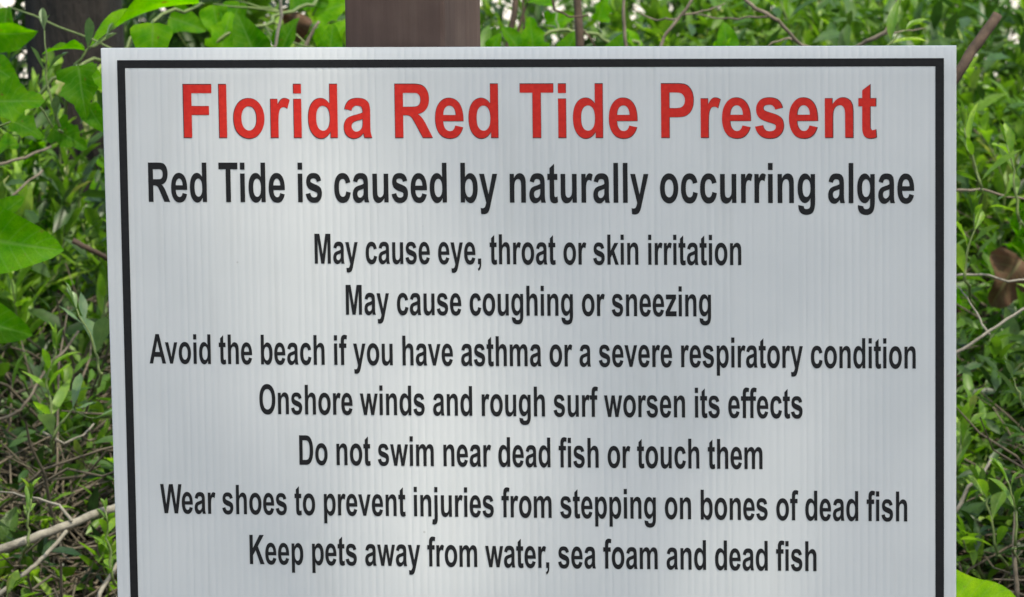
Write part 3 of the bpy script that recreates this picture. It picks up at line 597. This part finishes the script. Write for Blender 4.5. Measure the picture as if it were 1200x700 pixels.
# ---- big-leaved vine on the left, leaf by leaf
def img_dir(a, toward=0.0):
    return RX * math.cos(R(a)) - RD * math.sin(R(a)) - RF * toward
def vine(label, specs, runner, Y0, mat='vine', name='broad_leaved_vine', rad=.0022):
    rng = random.Random(len(specs) * 7 + 1)
    pts = [at(px, py, Y) for px, py, Y in runner]
    fine = []
    for a, b_ in zip(pts, pts[1:]): fine += wiggle(a, b_, 5, .006, rng)[:-1]
    fine.append(pts[-1])
    g_ = on_ground(runner[0][0] + rng.uniform(-20, 20), max(runner[0][1] + 40, 150))
    root = thing(name, label, 'vine', g_)
    fine = wiggle(g_, pts[0], 8, .02, rng)[:-1] + fine
    Geo().tube(fine, rad, 5).build('stem', M['stem'], root)
    for (px, py, Y, lpx, ang, kind, tow, roll) in specs:
        p = at(px, py, Y); L = lpx * Y / FPX
        near = min(fine, key=lambda q: (q - p).length)
        Geo().tube(wiggle(near, p, 4, .004, rng), [.0014, .0013, .0012, .0011, .001], 4).build('leaf_stalk', M['stem'], root)
        put_leaf(root, (kind, mat), p, img_dir(ang, tow), L, rng, up=(-RF + Vector((0, 0, .55))), roll=roll)
    return root
vine('vine with very large bright green leaves hanging at the top left corner beside the sign',
     [(236, 4, 4.75, 144, 189, 'heart', .1, 1.05), (180, 26, 4.6, 66, 268, 'heart', .2, .1), (100, 59, 4.55, 52, 176, 'heart', .1, .95),
      (92, 76, 4.5, 66, 278, 'lobed', .2, .2), (120, 90, 4.52, 52, 200, 'lobed', .2, -.2), (-14, 74, 4.5, 46, 328, 'heart', .2, .2), (-18, 120, 4.45, 72, 2, 'lobed', .15, .15),
      (12, 142, 4.5, 44, 338, 'lobed', .1, -.3), (9, 8, 4.8, 58, 264, 'heart', .2, .6), (-14, 38, 4.75, 60, 355, 'heart', .2, 1.1), (62, 150, 4.6, 50, 330, 'lobed', .3, .1), (22, 168, 4.6, 42, 200, 'heart', .3, .5), (104, 124, 4.6, 40, 300, 'heart', .3, .5)],
     [(-40, 190, 4.5), (-16, 128, 4.52), (30, 120, 4.6), (90, 80, 4.6), (140, 62, 4.65), (180, 26, 4.65), (236, 4, 4.75)], 4.6)
vine('pair of big smooth green leaves on a thin vine at the middle left edge',
     [(-38, 276, 4.45, 118, 350, 'heart', .2, .55), (-48, 366, 4.5, 94, 341, 'heart', .2, .55), (-10, 262, 4.6, 50, 40, 'heart', .1, .2)],
     [(-60, 460, 4.5), (-45, 390, 4.48), (-32, 300, 4.46), (-20, 250, 4.48)], 4.5)
vine('vine with broad bright leaves rising between the corner leaves and the post',
     [(258, 62, 5.0, 52, 75, 'lobed', .1, .2), (300, 70, 4.9, 62, 110, 'heart', .2, 0), (330, 62, 4.9, 48, 70, 'heart', .1, -.4), (282, 2, 5.1, 48, 250, 'heart', .2, .3),
      (250, 5, 5.1, 44, 280, 'heart', .1, .2), (385, 66, 4.9, 40, 80, 'heart', .2, .3), (366, 18, 5.2, 56, 20, 'lobed', .2, .3), (376, 60, 5.0, 48, 50, 'heart', .1, 0), (340, -4, 5.2, 48, 350, 'lobed', .2, .3), (198, 20, 5.2, 48, 340, 'heart', .2, .3)],
     [(240, 90, 5.0), (265, 40, 5.0), (310, 30, 5.0), (350, 10, 5.1), (380, -10, 5.2)], 5.0, name='broad_leaved_vine')
vine('vine with rounded leaves just right of the brown post above the sign',
     [(625, 62, 5.1, 43, 95, 'lobed', .2, .2), (608, 60, 5.2, 36, 120, 'heart', .1, .3), (660, 66, 5.1, 36, 60, 'heart', .1, .3), (640, 30, 5.3, 36, 20, 'lobed', .1, .3), (718, 68, 5.0, 37, 60, 'heart', .2, .2),
      (745, 60, 5.2, 31, 110, 'heart', .2, .6), (700, 25, 5.3, 33, 70, 'lobed', .2, .6), (575, 60, 5.0, 25, 60, 'heart', .2, .2), (650, 10, 5.3, 36, 160, 'heart', .2, .6)],
     [(590, 90, 5.1), (620, 50, 5.2), (655, 35, 5.2), (705, 45, 5.2), (750, 50, 5.2)], 5.1)
vine('single lime green leaf catching the light at the bottom right corner beside the sign',
     [(1088, 712, 4.2, 112, 11, 'heart', .25, -.15)], [(1060, 760, 4.25), (1090, 715, 4.22)], 4.2, mat='lime', name='seedling')
vine('two upright pointed leaves standing above the sign left of the pale forked branch',
     [(852, 60, 5.1, 36, 95, 'heart', .1, .2), (842, 62, 5.1, 28, 60, 'heart', .1, .2)], [(845, 100, 5.1), (848, 62, 5.1)], 5.1, name='seedling')

# ---- sprigs that stand out
def sprig(label, path, Y, kind='spat', mat='leaf', Lpx=55, gap=.03, rad=.0018, seed=1, start=.1, spread=1.0, whorl=2, name='sprig'):
    rng = random.Random(seed)
    pts = [at(px, py, Y) for px, py in path]
    g_ = on_ground(path[0][0] + rng.uniform(-18, 18), max(path[0][1] + rng.uniform(20, 50), 130))
    root = thing(name, label, 'plant', g_)
    if pts[0].z > g_.z - 1: Geo().tube(wiggle(g_, pts[0], 5, .012, rng), rad, 5).build('stem', M['stem'], root)
    fine = []
    for a, b_ in zip(pts, pts[1:]): fine += wiggle(a, b_, 4, .003, rng)[:-1]
    fine.append(pts[-1])
    stem_leaves(root, fine, rad, (kind, mat), Lpx * Y / FPX, gap, rng, start, spread, whorl=whorl)
    return root
sprig('small upright sprig with two spread leaves at the lower left edge above the pale branch', [(34, 640), (33, 610), (36, 585)], 4.25, Lpx=52, gap=.05, seed=4, start=.7)
sprig('sprig of fresh leaves at the very bottom left corner', [(-4, 740), (6, 712), (14, 690)], 4.3, Lpx=46, gap=.02, seed=5, start=.4)
sprig('light green sprig touching the lower left edge of the sign', [(132, 680), (128, 640), (124, 600)], 4.35, Lpx=38, gap=.02, seed=6)
sprig('sprig with a long pale leaf beside the left edge of the sign at mid height', [(118, 440), (108, 400), (90, 362)], 4.4, mat='leaf_soft', Lpx=56, gap=.035, seed=9, start=.3)
sprig('grey green sprig hanging beside the left edge below mid height', [(60, 520), (85, 480), (110, 490)], 4.45, mat='leaf_soft', Lpx=52, gap=.03, seed=12)
sprig('bright narrow sprig left of the sign below mid height', [(60, 500), (54, 450), (66, 405)], 4.55, kind='lance', Lpx=58, gap=.028, seed=14)
sprig('grey green leafy shoot high on the left in front of the dark trunk', [(70, 150), (54, 90), (52, 36)], 4.5, mat='leaf_soft', Lpx=44, gap=.045, seed=15)
sprig('pale two leaved shoot touching the top left corner of the sign', [(80, 90), (100, 62), (124, 44)], 4.55, mat='leaf_soft', Lpx=42, gap=.04, seed=16, start=.6)
sprig('tall sprig with one upright bright leaf at the right edge below mid height', [(1190, 640), (1189, 590), (1178, 560)], 4.3, Lpx=50, gap=.035, seed=21, start=.5)
sprig('sprig with a pale hanging leaf at the right edge at mid height', [(1205, 490), (1195, 460), (1186, 440)], 4.4, mat='leaf_soft', Lpx=42, gap=.02, seed=22)
sprig('bushy sprig low at the right edge above the lime leaf', [(1170, 650), (1160, 600), (1150, 570)], 4.45, Lpx=44, gap=.025, seed=23)
sprig('sprig with narrow leaves against the right edge of the sign at mid height', [(1130, 330), (1135, 290), (1142, 250)], 4.5, Lpx=48, gap=.022, seed=24)
sprig('sprig with long light leaves near the upper right corner of the sign', [(1150, 220), (1140, 185), (1130, 150)], 4.5, kind='lance', Lpx=56, gap=.022, seed=25)
sprig('sprig with one long arching leaf above the right end of the sign', [(1030, 70), (1045, 50), (1060, 36)], 4.7, kind='lance', Lpx=56, gap=.03, seed=26, start=.5)
sprig('sprig at the far right edge between the dead leaf and the cut stick', [(1195, 260), (1188, 210), (1180, 170)], 4.55, Lpx=48, gap=.022, seed=27)
sprig('leafy sprig low against the right edge of the sign', [(1118, 560), (1126, 520), (1138, 480)], 4.6, Lpx=50, gap=.022, seed=28)

# ---- shrubs
def px2x(px, Y): return (px - 600) * Y / FPX
SH_ = [
(-200, 4.9, .3, 'spat', 'leaf', .055, 7, 'green shrub beyond the left side, first from the sign and low on the bank'),
(-330, 5.3, .3, 'lance', 'leaf', .055, 7, 'green shrub beyond the left side, second from the sign'),
(-240, 5.8, .3, 'ovate', 'leaf', .055, 7, 'green shrub beyond the left side, high on the bank'),
(-520, 5.2, .3, 'spat', 'leaf', .055, 7, 'green shrub beyond the left side, farthest from the sign'),
(1390, 4.9, .3, 'spat', 'leaf', .055, 7, 'green shrub beyond the right side, first from the sign and low on the bank'),
(1480, 5.4, .3, 'lance', 'leaf', .055, 7, 'green shrub beyond the right side, second from the sign'),
(1400, 5.9, .3, 'ovate', 'leaf', .055, 7, 'green shrub beyond the right side, high on the bank'),
(1680, 5.2, .3, 'spat', 'leaf', .055, 7, 'green shrub beyond the right side, farthest from the sign'),
(420, 5.7, .3, 'spat', 'leaf', .055, 7, 'green shrub directly behind the left half of the sign'),
(800, 5.6, .3, 'lance', 'leaf', .055, 7, 'green shrub directly behind the right half of the sign'),
(60, 4.9, .16, 'ovate', 'leaf_soft', .05, 4, 'grey green oval leaved plant at the lower left behind the looping twig'),
(1200, 4.95, .2, 'ovate', 'leaf_soft', .05, 4, 'grey green oval leaved plant at the right edge below the long pale twig'),
(1205, 5.2, .20, 'heart', 'vine', .045, 6, 'heart leaved plant at the right edge just under the dead brown leaf'),
(25, 5.35, .26, 'heart', 'vine', .045, 6, 'heart leaved plant at the left between the big smooth leaves and the corner vine'),
(1135, 5.6, .22, 'ovate', 'leaf', .06, 5, 'oval leaved plant beside the upper part of the right edge of the sign'),
(1010, 5.5, .36, 'ovate', 'leaf', .06, 5, 'oval leaved plant rising above the sign over the letter n'),
(70, 4.62, .10, 'spat', 'leaf', .042, 6, 'low fresh leafy plant under the thick pale branch at the lower left'),
(0, 4.72, .14, 'lance', 'leaf', .05, 6, 'small narrow leaved plant at the left edge above the thick pale branch'),
(115, 4.9, .16, 'spat', 'leaf', .044, 6, 'small leafy plant against the left edge of the sign above the thick branch'),
(1130, 4.7, .10, 'spat', 'leaf', .044, 7, 'low plant against the right edge of the sign just above the lime leaf'),
(1195, 4.65, .14, 'lance', 'leaf', .05, 7, 'narrow leaved plant in the bottom right corner behind the lime leaf'),
(1160, 5.0, .17, 'lance', 'leaf', .05, 8, 'bright narrow leaved plant right of the sign under the long pale twig'),

# px, Y, h, kind, mat, L, stems, label
(40, 5.05, .30, 'lance', 'leaf', .052, 8, 'narrow leaved shrub beside the left edge of the sign below its middle'),
(110, 5.25, .34, 'spat', 'leaf', .046, 8, 'leafy shrub beside the left edge of the sign near its middle'),
(-30, 5.2, .36, 'lance', 'leaf', .055, 7, 'narrow leaved shrub at the far left edge near the middle'),
(30, 5.6, .30, 'spat', 'leaf', .05, 9, 'leafy shrub on the left between the two groups of big vine leaves'),
(120, 5.7, .30, 'lance', 'leaf_dark', .05, 9, 'darker shrub close to the upper left part of the sign'),
(-40, 5.9, .34, 'ovate', 'leaf_dark', .05, 8, 'dark broad leaved shrub at the far upper left'),
(150, 4.75, .14, 'spat', 'leaf', .04, 4, 'low leafy plant at the foot of the left edge of the sign'),
(1150, 4.85, .16, 'spat', 'leaf', .045, 7, 'low shrub beside the right edge of the sign near the bottom'),
(1215, 4.85, .22, 'spat', 'leaf', .05, 8, 'shrub at the far right edge near the bottom'),
(1165, 5.15, .22, 'spat', 'leaf', .048, 8, 'leafy shrub right of the sign just below the dead brown leaf'),
(1140, 5.45, .26, 'spat', 'leaf', .048, 10, 'bright leafy shrub right of the sign above the dead brown leaf'),
(1220, 5.4, .30, 'spat', 'leaf', .05, 9, 'bright leafy shrub at the far right edge above its middle'),
(1180, 5.75, .26, 'spat', 'leaf', .048, 11, 'dense bright shrub behind the cut brown stick'),
(1110, 5.9, .26, 'lance', 'leaf', .05, 10, 'dense shrub behind the top right corner of the sign'),
(1240, 6.0, .32, 'lance', 'leaf', .05, 10, 'shrub filling the upper right corner of the view'),
(1040, 6.1, .26, 'spat', 'leaf', .046, 10, 'leafy shrub above the sign over the end of the red title'),
(970, 5.9, .26, 'lance', 'leaf', .05, 9, 'leafy shrub above the sign left of the forked grey branch'),
(900, 6.1, .28, 'spat', 'leaf', .048, 9, 'leafy shrub above the sign behind the looping bare branch'),
(830, 6.0, .26, 'ovate', 'leaf', .05, 8, 'broad leaved shrub above the sign behind the pale forked branch'),
(760, 6.2, .26, 'ovate', 'leaf_dark', .05, 8, 'darker shrub above the middle of the sign right of the vine', 'thin'),
(690, 6.1, .24, 'ovate', 'leaf', .045, 7, 'thin shrub with gaps of light right of the brown post', 'thin'),
(610, 6.3, .26, 'lance', 'leaf_dark', .045, 7, 'dark shrub in the gap directly right of the brown post'),
(500, 6.2, .30, 'ovate', 'leaf', .05, 6, 'shrub hidden mostly behind the brown post'),
(390, 6.2, .26, 'ovate', 'leaf', .05, 7, 'bright shrub with gaps of light directly left of the brown post', 'thin'),
(310, 6.1, .26, 'ovate', 'leaf', .05, 7, 'shrub with gaps of light above the start of the red title', 'thin'),
(230, 6.1, .28, 'ovate', 'leaf_dark', .05, 7, 'dark shrub between the tree trunk and the start of the red title'),
(60, 6.4, .22, 'lance', 'leaf_dark', .05, 8, 'dark shrub at the foot of the tree trunk'),
(1150, 6.7, .42, 'lance', 'leaf', .055, 9, 'shrub farthest back above the top right corner of the sign'),
(1060, 6.9, .44, 'ovate', 'leaf', .055, 9, 'shrub farthest back above the end of the title'),
(985, 6.7, .40, 'lance', 'leaf_dark', .055, 9, 'dark shrub farthest back above the letters sent'),
(915, 6.9, .44, 'ovate', 'leaf', .055, 9, 'shrub farthest back behind the looping bare branch'),
(850, 6.7, .32, 'ovate', 'leaf_dark', .055, 9, 'dark shrub farthest back above the word Present', 'thin'),
(780, 6.9, .32, 'ovate', 'leaf', .055, 8, 'shrub farthest back behind the pale forked branch', 'thin'),
(715, 6.7, .30, 'lance', 'leaf_dark', .055, 8, 'dark shrub farthest back above the word Tide', 'thin'),
(640, 6.9, .30, 'ovate', 'leaf_dark', .055, 8, 'dark shrub farthest back right of the brown post', 'thin'),
(345, 6.9, .30, 'ovate', 'leaf_dark', .055, 8, 'dark shrub farthest back left of the brown post', 'thin'),
(265, 6.7, .30, 'ovate', 'leaf_dark', .055, 8, 'dark shrub farthest back above the word Florida', 'thin'),
(185, 6.8, .42, 'lance', 'leaf_dark', .055, 8, 'dark shrub directly right of the tree trunk'),
(1230, 6.8, .45, 'lance', 'leaf', .055, 8, 'shrub farthest back at the upper right corner of the view'),
(-60, 6.5, .5, 'ovate', 'leaf', .05, 8, 'tall shrub left of the dark tree trunk'),
]
for i, (px, Y, h, kind, mat, L, st, lab, *thin) in enumerate(SH_):
    if thin: st -= 3
    x = px2x(px, Y)
    if Y < 6.2 and kind != 'heart': L *= (1.0, 1.28, 1.12)[i % 3]
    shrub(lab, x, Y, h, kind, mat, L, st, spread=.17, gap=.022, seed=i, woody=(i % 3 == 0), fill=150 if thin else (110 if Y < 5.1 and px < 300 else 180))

# ---- trunk in the upper left, with its crown above the picture
def tree(label, x, y, r, h, lean, crown_r, nleaf, seed, keep=None, Lf=.12, name='tree'):
    rng = random.Random(seed); z0 = gz(x, y) - .1
    root = thing(name, label, 'tree', (x, y, z0 + .1))
    pts = wiggle((x, y, z0), (x + lean[0], y + lean[1], z0 + h), 22, .10, rng)
    rad = [r * (1.25 if i == 0 else 1) * (1 - .5 * i / 22) for i in range(23)]
    g = Geo(); g.tube(pts, rad, 20, rough=.05, rng=rng); g.build('trunk', M['trunk'], root)
    top = pts[-1]; tips = []
    for k in range(9):
        an = k * 2.4; s_ = pts[12 + k % 10]
        e = top + Vector((math.cos(an) * crown_r * rng.uniform(.4, .8), math.sin(an) * crown_r * rng.uniform(.4, .8), rng.uniform(-.3, .9)))
        pb = wiggle(s_, e, 8, .12, rng); tips += pb[3:]
        Geo().tube(pb, [r * .42 * (1 - .85 * i / 8) for i in range(9)], 7).build('branch', M['trunk'], root)
    g = Geo(); lm = LM[('ovate', 'leaf')][0]; lv = [(v.co.x, v.co.y, v.co.z) for v in lm.vertices]
    # simple six-vertex leaves
    sv = [(0, 0, 0), (-.2, .35, .05), (0, .4, -.02), (.2, .35, .05), (0, 1, -.1)]; sf = [(0, 2, 1), (0, 3, 2), (1, 2, 4), (2, 3, 4)]
    for k in range(nleaf):
        c_ = rng.choice(tips); p = c_ + Vector((rng.gauss(0, .33), rng.gauss(0, .33), rng.gauss(0, .22)))
        d = Vector((rng.uniform(-1, 1), rng.uniform(-1, 1), rng.uniform(-.6, .3))).normalized(); lf = Lf * rng.uniform(.6, 1.2)
        if keep and not (keep(p) and keep(p + d * lf * .5) and keep(p + d * lf)): continue
        g.add(sv, sf, frame(p, d, Vector((0, 0, 1)), lf, rng.uniform(-.6, .6)))
    o = g.build('crown', M['leaf'], root, smooth=False); me = o.data; me.uv_layers.new(name='UVMap')
    for lp in me.uv_layers['UVMap'].data: lp.uv = (.5, .5)
    o['kind'] = 'stuff'
    return root
tree('dark rough tree trunk behind the big leaves in the upper left', px2x(82, 5.55), 5.55, .064, 3.4, (.05, .1), 1.3, 5000, 5)

# ---- the tree overhead whose crown dapples the sign: unseen, its leaves left out where a band of sun should land
def band(p):
    """False where leaves are left out to shape the sun patches below"""
    # follow the sun's direction from p down to the plane of the panel
    den = sund.dot(BN); t = (p - ORIG).dot(BN) / den; q = p - sund * t
    u = (q - ORIG).dot(BX); v = -(q.z - ORIG.z)
    if -.15 < u < .85 and -.15 < v < .75:
        c_ = .075 + .57 * v; hw = .085 + .06 * v
        d = abs(u - c_ - .06 * v) - hw
        if d < -.03: return random.random() < .05
        if d < 0: return random.random() < .5
        if u > .40 and abs(v - (.44 - .25 * (u - .4))) < .05: return random.random() < .15
        return True
    return noise.noise(p * 1.1 + Vector((7, 2, 1))) > .2
base_s = Vector((.0, 3.7, 1.1)) + sund * 6.2
tree('tall unseen tree standing to the right behind the photographer whose crown is shaped to dapple the sign', base_s.x + 1.9, base_s.y - 2.4, .13, base_s.z - .3, (-1.9, 2.4), 2.1, 26000, 9, keep=band, Lf=.13, name='shade_tree')

# ------------------------------------------------------------------ branches that can be picked out
def branch(label, path, r0, r1, mat='twig', side=(), name='bare_branch', cat='branch', seed=0, n=7, rough=.06, cut=False):
    rng = random.Random(seed + 100)
    pts = [at(*p) for p in path]; fine = []
    for a, b_ in zip(pts, pts[1:]): fine += wiggle(a, b_, 6, (b_ - a).length * .035, rng)[:-1]
    fine.append(pts[-1]); c_ = pts[0]
    root = thing(name, label, cat, (c_.x, c_.y, c_.z))
    nn = len(fine)
    g = Geo(); g.tube(fine, [r0 + (r1 - r0) * i / (nn - 1) for i in range(nn)], n, rough=rough, rng=rng); g.build('stem', M[mat], root)
    for (pa, ra) in side:
        q = [at(*p) for p in pa]; f2 = []
        for a, b_ in zip(q, q[1:]): f2 += wiggle(a, b_, 5, (b_ - a).length * .04, rng)[:-1]
        f2.append(q[-1]); m2 = len(f2)
        Geo().tube(f2, [ra * (1 - .6 * i / (m2 - 1)) for i in range(m2)], 6, rough=.05, rng=rng).build('twig', M[mat], root)
    return root
mm = .001
branch('thick pale branch slanting up from the left edge toward the foot of the sign', [(-30, 660, 4.3), (20, 637, 4.3), (75, 616, 4.32), (160, 585, 4.4)], 4.6 * mm, 4 * mm, 'twig_pale', [([(84, 611, 4.32), (70, 592, 4.33), (40, 583, 4.35), (-20, 575, 4.4)], 1.8 * mm)], seed=1, n=9)
branch('curved pale branch below the thick one at the lower left', [(-10, 705, 4.35), (30, 672, 4.35), (52, 652, 4.36), (78, 622, 4.38)], 2.6 * mm, 2 * mm, 'twig_pale', seed=2)
branch('short pale stick rising to the sign at the bottom left', [(105, 720, 4.4), (120, 690, 4.42), (138, 660, 4.45)], 2.6 * mm, 2.2 * mm, 'twig_pale', seed=3)
branch('thin grey twig crossing the left side below the middle', [(-20, 500, 4.7), (25, 480, 4.7), (50, 440, 4.72), (92, 388, 4.75)], 1.9 * mm, 1.3 * mm, 'twig', seed=4)
branch('thin horizontal twig at the lower left behind the thick pale branch', [(-10, 585, 4.6), (60, 588, 4.62), (140, 560, 4.65)], 1.4 * mm, 1 * mm, 'twig', seed=5)
branch('looping bare twig on the left below mid height', [(50, 506, 4.6), (75, 520, 4.6), (98, 510, 4.6), (110, 497, 4.62)], 1.3 * mm, 1 * mm, 'twig_pale', seed=6)
branch('thin brown twig slanting across the upper left', [(-15, 198, 4.75), (30, 185, 4.75), (60, 172, 4.8)], 1.9 * mm, 1.4 * mm, 'twig', seed=7)
branch('thin straight twig slanting below the upper left twig', [(-15, 260, 4.8), (20, 225, 4.8), (50, 200, 4.85)], 1.7 * mm, 1.2 * mm, 'twig', seed=8)
branch('brown twig lying beside the left edge of the sign above its middle', [(85, 282, 4.8), (105, 292, 4.8), (150, 310, 4.85)], 3.4 * mm, 2.6 * mm, 'twig_dark', seed=9)
branch('thick brown cut stick leaning past the upper right corner of the sign', [(1098, 118, 4.35), (1125, 82, 4.35), (1150, 45, 4.36), (1169, 17, 4.37)], 5.6 * mm, 5.2 * mm, 'twig_dark', seed=10, n=10, name='cut_stick', cat='stick')
branch('long pale twig slanting across the right side at mid height', [(1105, 422, 4.45), (1150, 395, 4.45), (1180, 374, 4.46), (1230, 345, 4.5)], 1.7 * mm, 1.4 * mm, 'twig_pale', [([(1160, 392, 4.46), (1140, 360, 4.5), (1122, 335, 4.55)], 1.3 * mm)], seed=11)
branch('thin horizontal twig right of the sign above the dead brown leaf', [(1110, 224, 4.6), (1150, 222, 4.6), (1215, 236, 4.62)], 1.5 * mm, 1.2 * mm, 'twig', seed=12)
branch('thin twig crossing in front of the dead brown leaf', [(1105, 323, 4.6), (1150, 322, 4.6), (1215, 330, 4.62)], 1.3 * mm, 1.1 * mm, 'twig_pale', seed=13)
branch('crooked pale twig low on the right side of the sign', [(1120, 600, 4.5), (1135, 570, 4.5), (1150, 560, 4.5), (1162, 537, 4.52)], 2.2 * mm, 1.6 * mm, 'twig_pale', seed=14)
branch('dark upright twig low at the right edge', [(1192, 700, 4.4), (1188, 650, 4.4), (1190, 600, 4.42)], 2.6 * mm, 1.9 * mm, 'twig', seed=15)
branch('forked grey branch reaching down to the sign above the last letters of the title', [(1055, -15, 4.9), (1050, 15, 4.9), (1038, 38, 4.9), (1006, 54, 4.92), (980, 75, 4.95)], 2.7 * mm, 2.3 * mm, 'twig', [([(1034, 41, 4.9), (1060, 36, 4.9), (1085, 34, 4.92)], 1.4 * mm)], seed=16)
branch('looping bare branch above the right half of the sign', [(865, -10, 4.9), (885, 10, 4.9), (912, 24, 4.9), (930, 45, 4.92), (950, 66, 4.95)], 2.3 * mm, 1.9 * mm, 'twig', [([(905, 19, 4.9), (880, 20, 4.92), (840, 22, 4.95), (815, 16, 4.97)], 1.5 * mm), ([(950, 56, 4.95), (925, 45, 4.95), (905, 50, 4.95), (895, 62, 4.95)], 1.7 * mm)], seed=17)
branch('pale forked branch above the middle of the sign', [(768, 70, 4.9), (780, 40, 4.9), (798, 18, 4.9), (818, -10, 4.9)], 2.0 * mm, 1.7 * mm, 'twig', [([(796, 22, 4.9), (770, 24, 4.93), (740, 10, 4.95)], 1.4 * mm), ([(798, 18, 4.9), (830, 12, 4.9), (850, 4, 4.9)], 1.4 * mm)], seed=18)
branch('upright brown stem above the sign under the word Tide', [(680, 80, 5.0), (679, 40, 5.0), (676, -15, 5.0)], 5.2 * mm, 4.4 * mm, 'twig_dark', [([(680, 35, 5.0), (690, 42, 5.0), (702, 62, 5.0)], 1.6 * mm)], seed=19, n=8)
branch('thin grey upright stem above the middle of the sign', [(735, 75, 4.95), (732, 40, 4.95), (731, -12, 4.95)], 2.2 * mm, 1.8 * mm, 'twig', seed=20)
branch('curving dark twig above the word Tide', [(645, -10, 4.95), (650, 12, 4.95), (668, 20, 4.95), (690, 18, 4.95)], 1.5 * mm, 1.1 * mm, 'twig_dark', seed=21)
branch('tall pale twig left of the post above the word Florida', [(318, 75, 4.9), (325, 40, 4.9), (330, 18, 4.9), (328, -12, 4.9)], 2.0 * mm, 1.8 * mm, 'twig_pale', seed=22)
branch('leaning brown twig directly left of the post', [(352, 70, 5.0), (362, 45, 5.0), (374, 25, 5.0)], 2.6 * mm, 1.7 * mm, 'twig', seed=23)
branch('brown stem bundle directly right of the post', [(590, 85, 5.3), (598, 45, 5.3), (606, -10, 5.3)], 4.2 * mm, 3.6 * mm, 'twig_dark', [([(612, 80, 5.3), (606, 40, 5.3), (622, -10, 5.3)], 3 * mm), ([(604, 70, 5.3), (615, 30, 5.3), (612, -10, 5.3)], 2.6 * mm)], seed=24)
branch('thin brown twig low behind the curved pale branch at the left', [(30, 700, 4.6), (60, 640, 4.6), (92, 600, 4.62)], 2.2 * mm, 1.4 * mm, 'twig', seed=25)

# ---- the dead brown frond leaf at the right
rng = random.Random(77)
def dead_leaf(label, px, py, Y, lpx, ang, tow, seed):
    rng = random.Random(seed); p = at(px, py, Y)
    me = leaf_mesh('blade', .9, heart, .35, .8, .6, 14, 4, seed=seed, wavy=.7, petiole=.05); me.materials.append(M['dry'])
    root = thing('dead_leaf', label, 'leaf', (p.x, p.y, p.z))
    link('blade', me, None, root, frame(Vector((0, 0, 0)), img_dir(ang, tow), -RF, lpx * Y / FPX, .2))
dead_leaf('large curled brown dead leaf caught among the plants at the right', 1200, 302, 5.0, 80, 232, .1, 1)
dead_leaf('small brown dead leaf above the sign left of the post', 352, 14, 5.1, 44, 255, .1, 2)
dead_leaf('small rusty dead leaf beside the foot of the left sign edge', 116, 655, 4.55, 30, 280, .2, 3)

# ------------------------------------------------------------------ litter, dead twigs, ground cover
g = Geo(); rng = random.Random(21)
for k in range(3600):
    x = rng.uniform(-1.7, 1.7); y = rng.uniform(3.7, 7.4)
    if rng.random() < .62:
        s_ = rng.choice((-1, 1)); x = s_ * rng.uniform(.38, .85); y = rng.uniform(4.3, 5.8)
    if k > 2600: x = px2x(rng.uniform(-40, 150), 4.7); y = rng.uniform(4.4, 5.1)
    L = rng.uniform(.06, .32); an = rng.uniform(0, 6.28); el = rng.gauss(.12, .28)
    z = gz(x, y) + rng.uniform(.0, .05) + (.03 if el > .3 else 0)
    p = Vector((x, y, z)); q = p + Vector((math.cos(an) * math.cos(el), math.sin(an) * math.cos(el), math.sin(el))) * L
    q.z = max(q.z, gz(q.x, q.y) + .003)
    r_ = rng.uniform(.0006, .0022); g.tube(wiggle(p, q, 4, L * .07, rng), [r_, r_ * .95, r_ * .85, r_ * .75, r_ * .5], 4, cap=False)
tag(g.build('dead_twigs', M['straw']), 'tangle of dead grey twigs lying over the bank behind the sign', 'twigs', kind='stuff')
def scatter(name, label, cat, mat, nn, kind_w, Lr, zr, seed, upright=.5, xr=2.3):
    rng = random.Random(seed); g = Geo(); uvs = []
    w_ = kind_w
    sv = [(0, 0, 0), (-w_, .3, w_ * .5), (0, .33, 0), (w_, .3, w_ * .5), (-w_ * .85, .65, w_ * .3), (0, .68, -.03), (w_ * .85, .65, w_ * .3), (0, 1, -.12)]
    sf = [(0, 2, 1), (0, 3, 2), (1, 2, 5, 4), (2, 3, 6, 5), (4, 5, 7), (5, 6, 7)]
    for k in range(nn):
        x = rng.uniform(-xr, xr); y = rng.uniform(3.6, 7.6)
        if rng.random() < .5: x = rng.choice((-1, 1)) * rng.uniform(.36, .85); y = rng.uniform(4.3, 6.6)
        p = Vector((x, y, gz(x, y) + rng.random() ** 2 * zr + .004))
        if noise.noise(Vector((x * 5, y * 5, seed))) < -.15 and zr > .05: continue
        d = Vector((rng.uniform(-1, 1), rng.uniform(-1, 1), rng.uniform(-.25, 1) * upright))
        g.add(sv, sf, frame(p, d, Vector((0, 0, 1)), rng.uniform(*Lr), rng.uniform(-.9, .9)))
    o = g.build(name, M[mat]); o.data.uv_layers.new(name='UVMap')
    for lp in o.data.uv_layers['UVMap'].data: lp.uv = (.5, .5)
    return tag(o, label, cat, kind='stuff')
scatter('leaf_litter', 'brown dead leaves carpeting the bank behind the sign', 'leaf litter', 'dry', 9000, .2, (.015, .045), .03, 5, .3)
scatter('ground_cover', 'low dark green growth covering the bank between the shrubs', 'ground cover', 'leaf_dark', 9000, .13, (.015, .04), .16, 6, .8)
scatter('ground_cover', 'fresh green seedlings scattered over the bank between the shrubs', 'ground cover', 'leaf', 7000, .13, (.015, .038), .20, 8, .9)
print('leaves', NL[0], 'objects', len(bpy.data.objects))
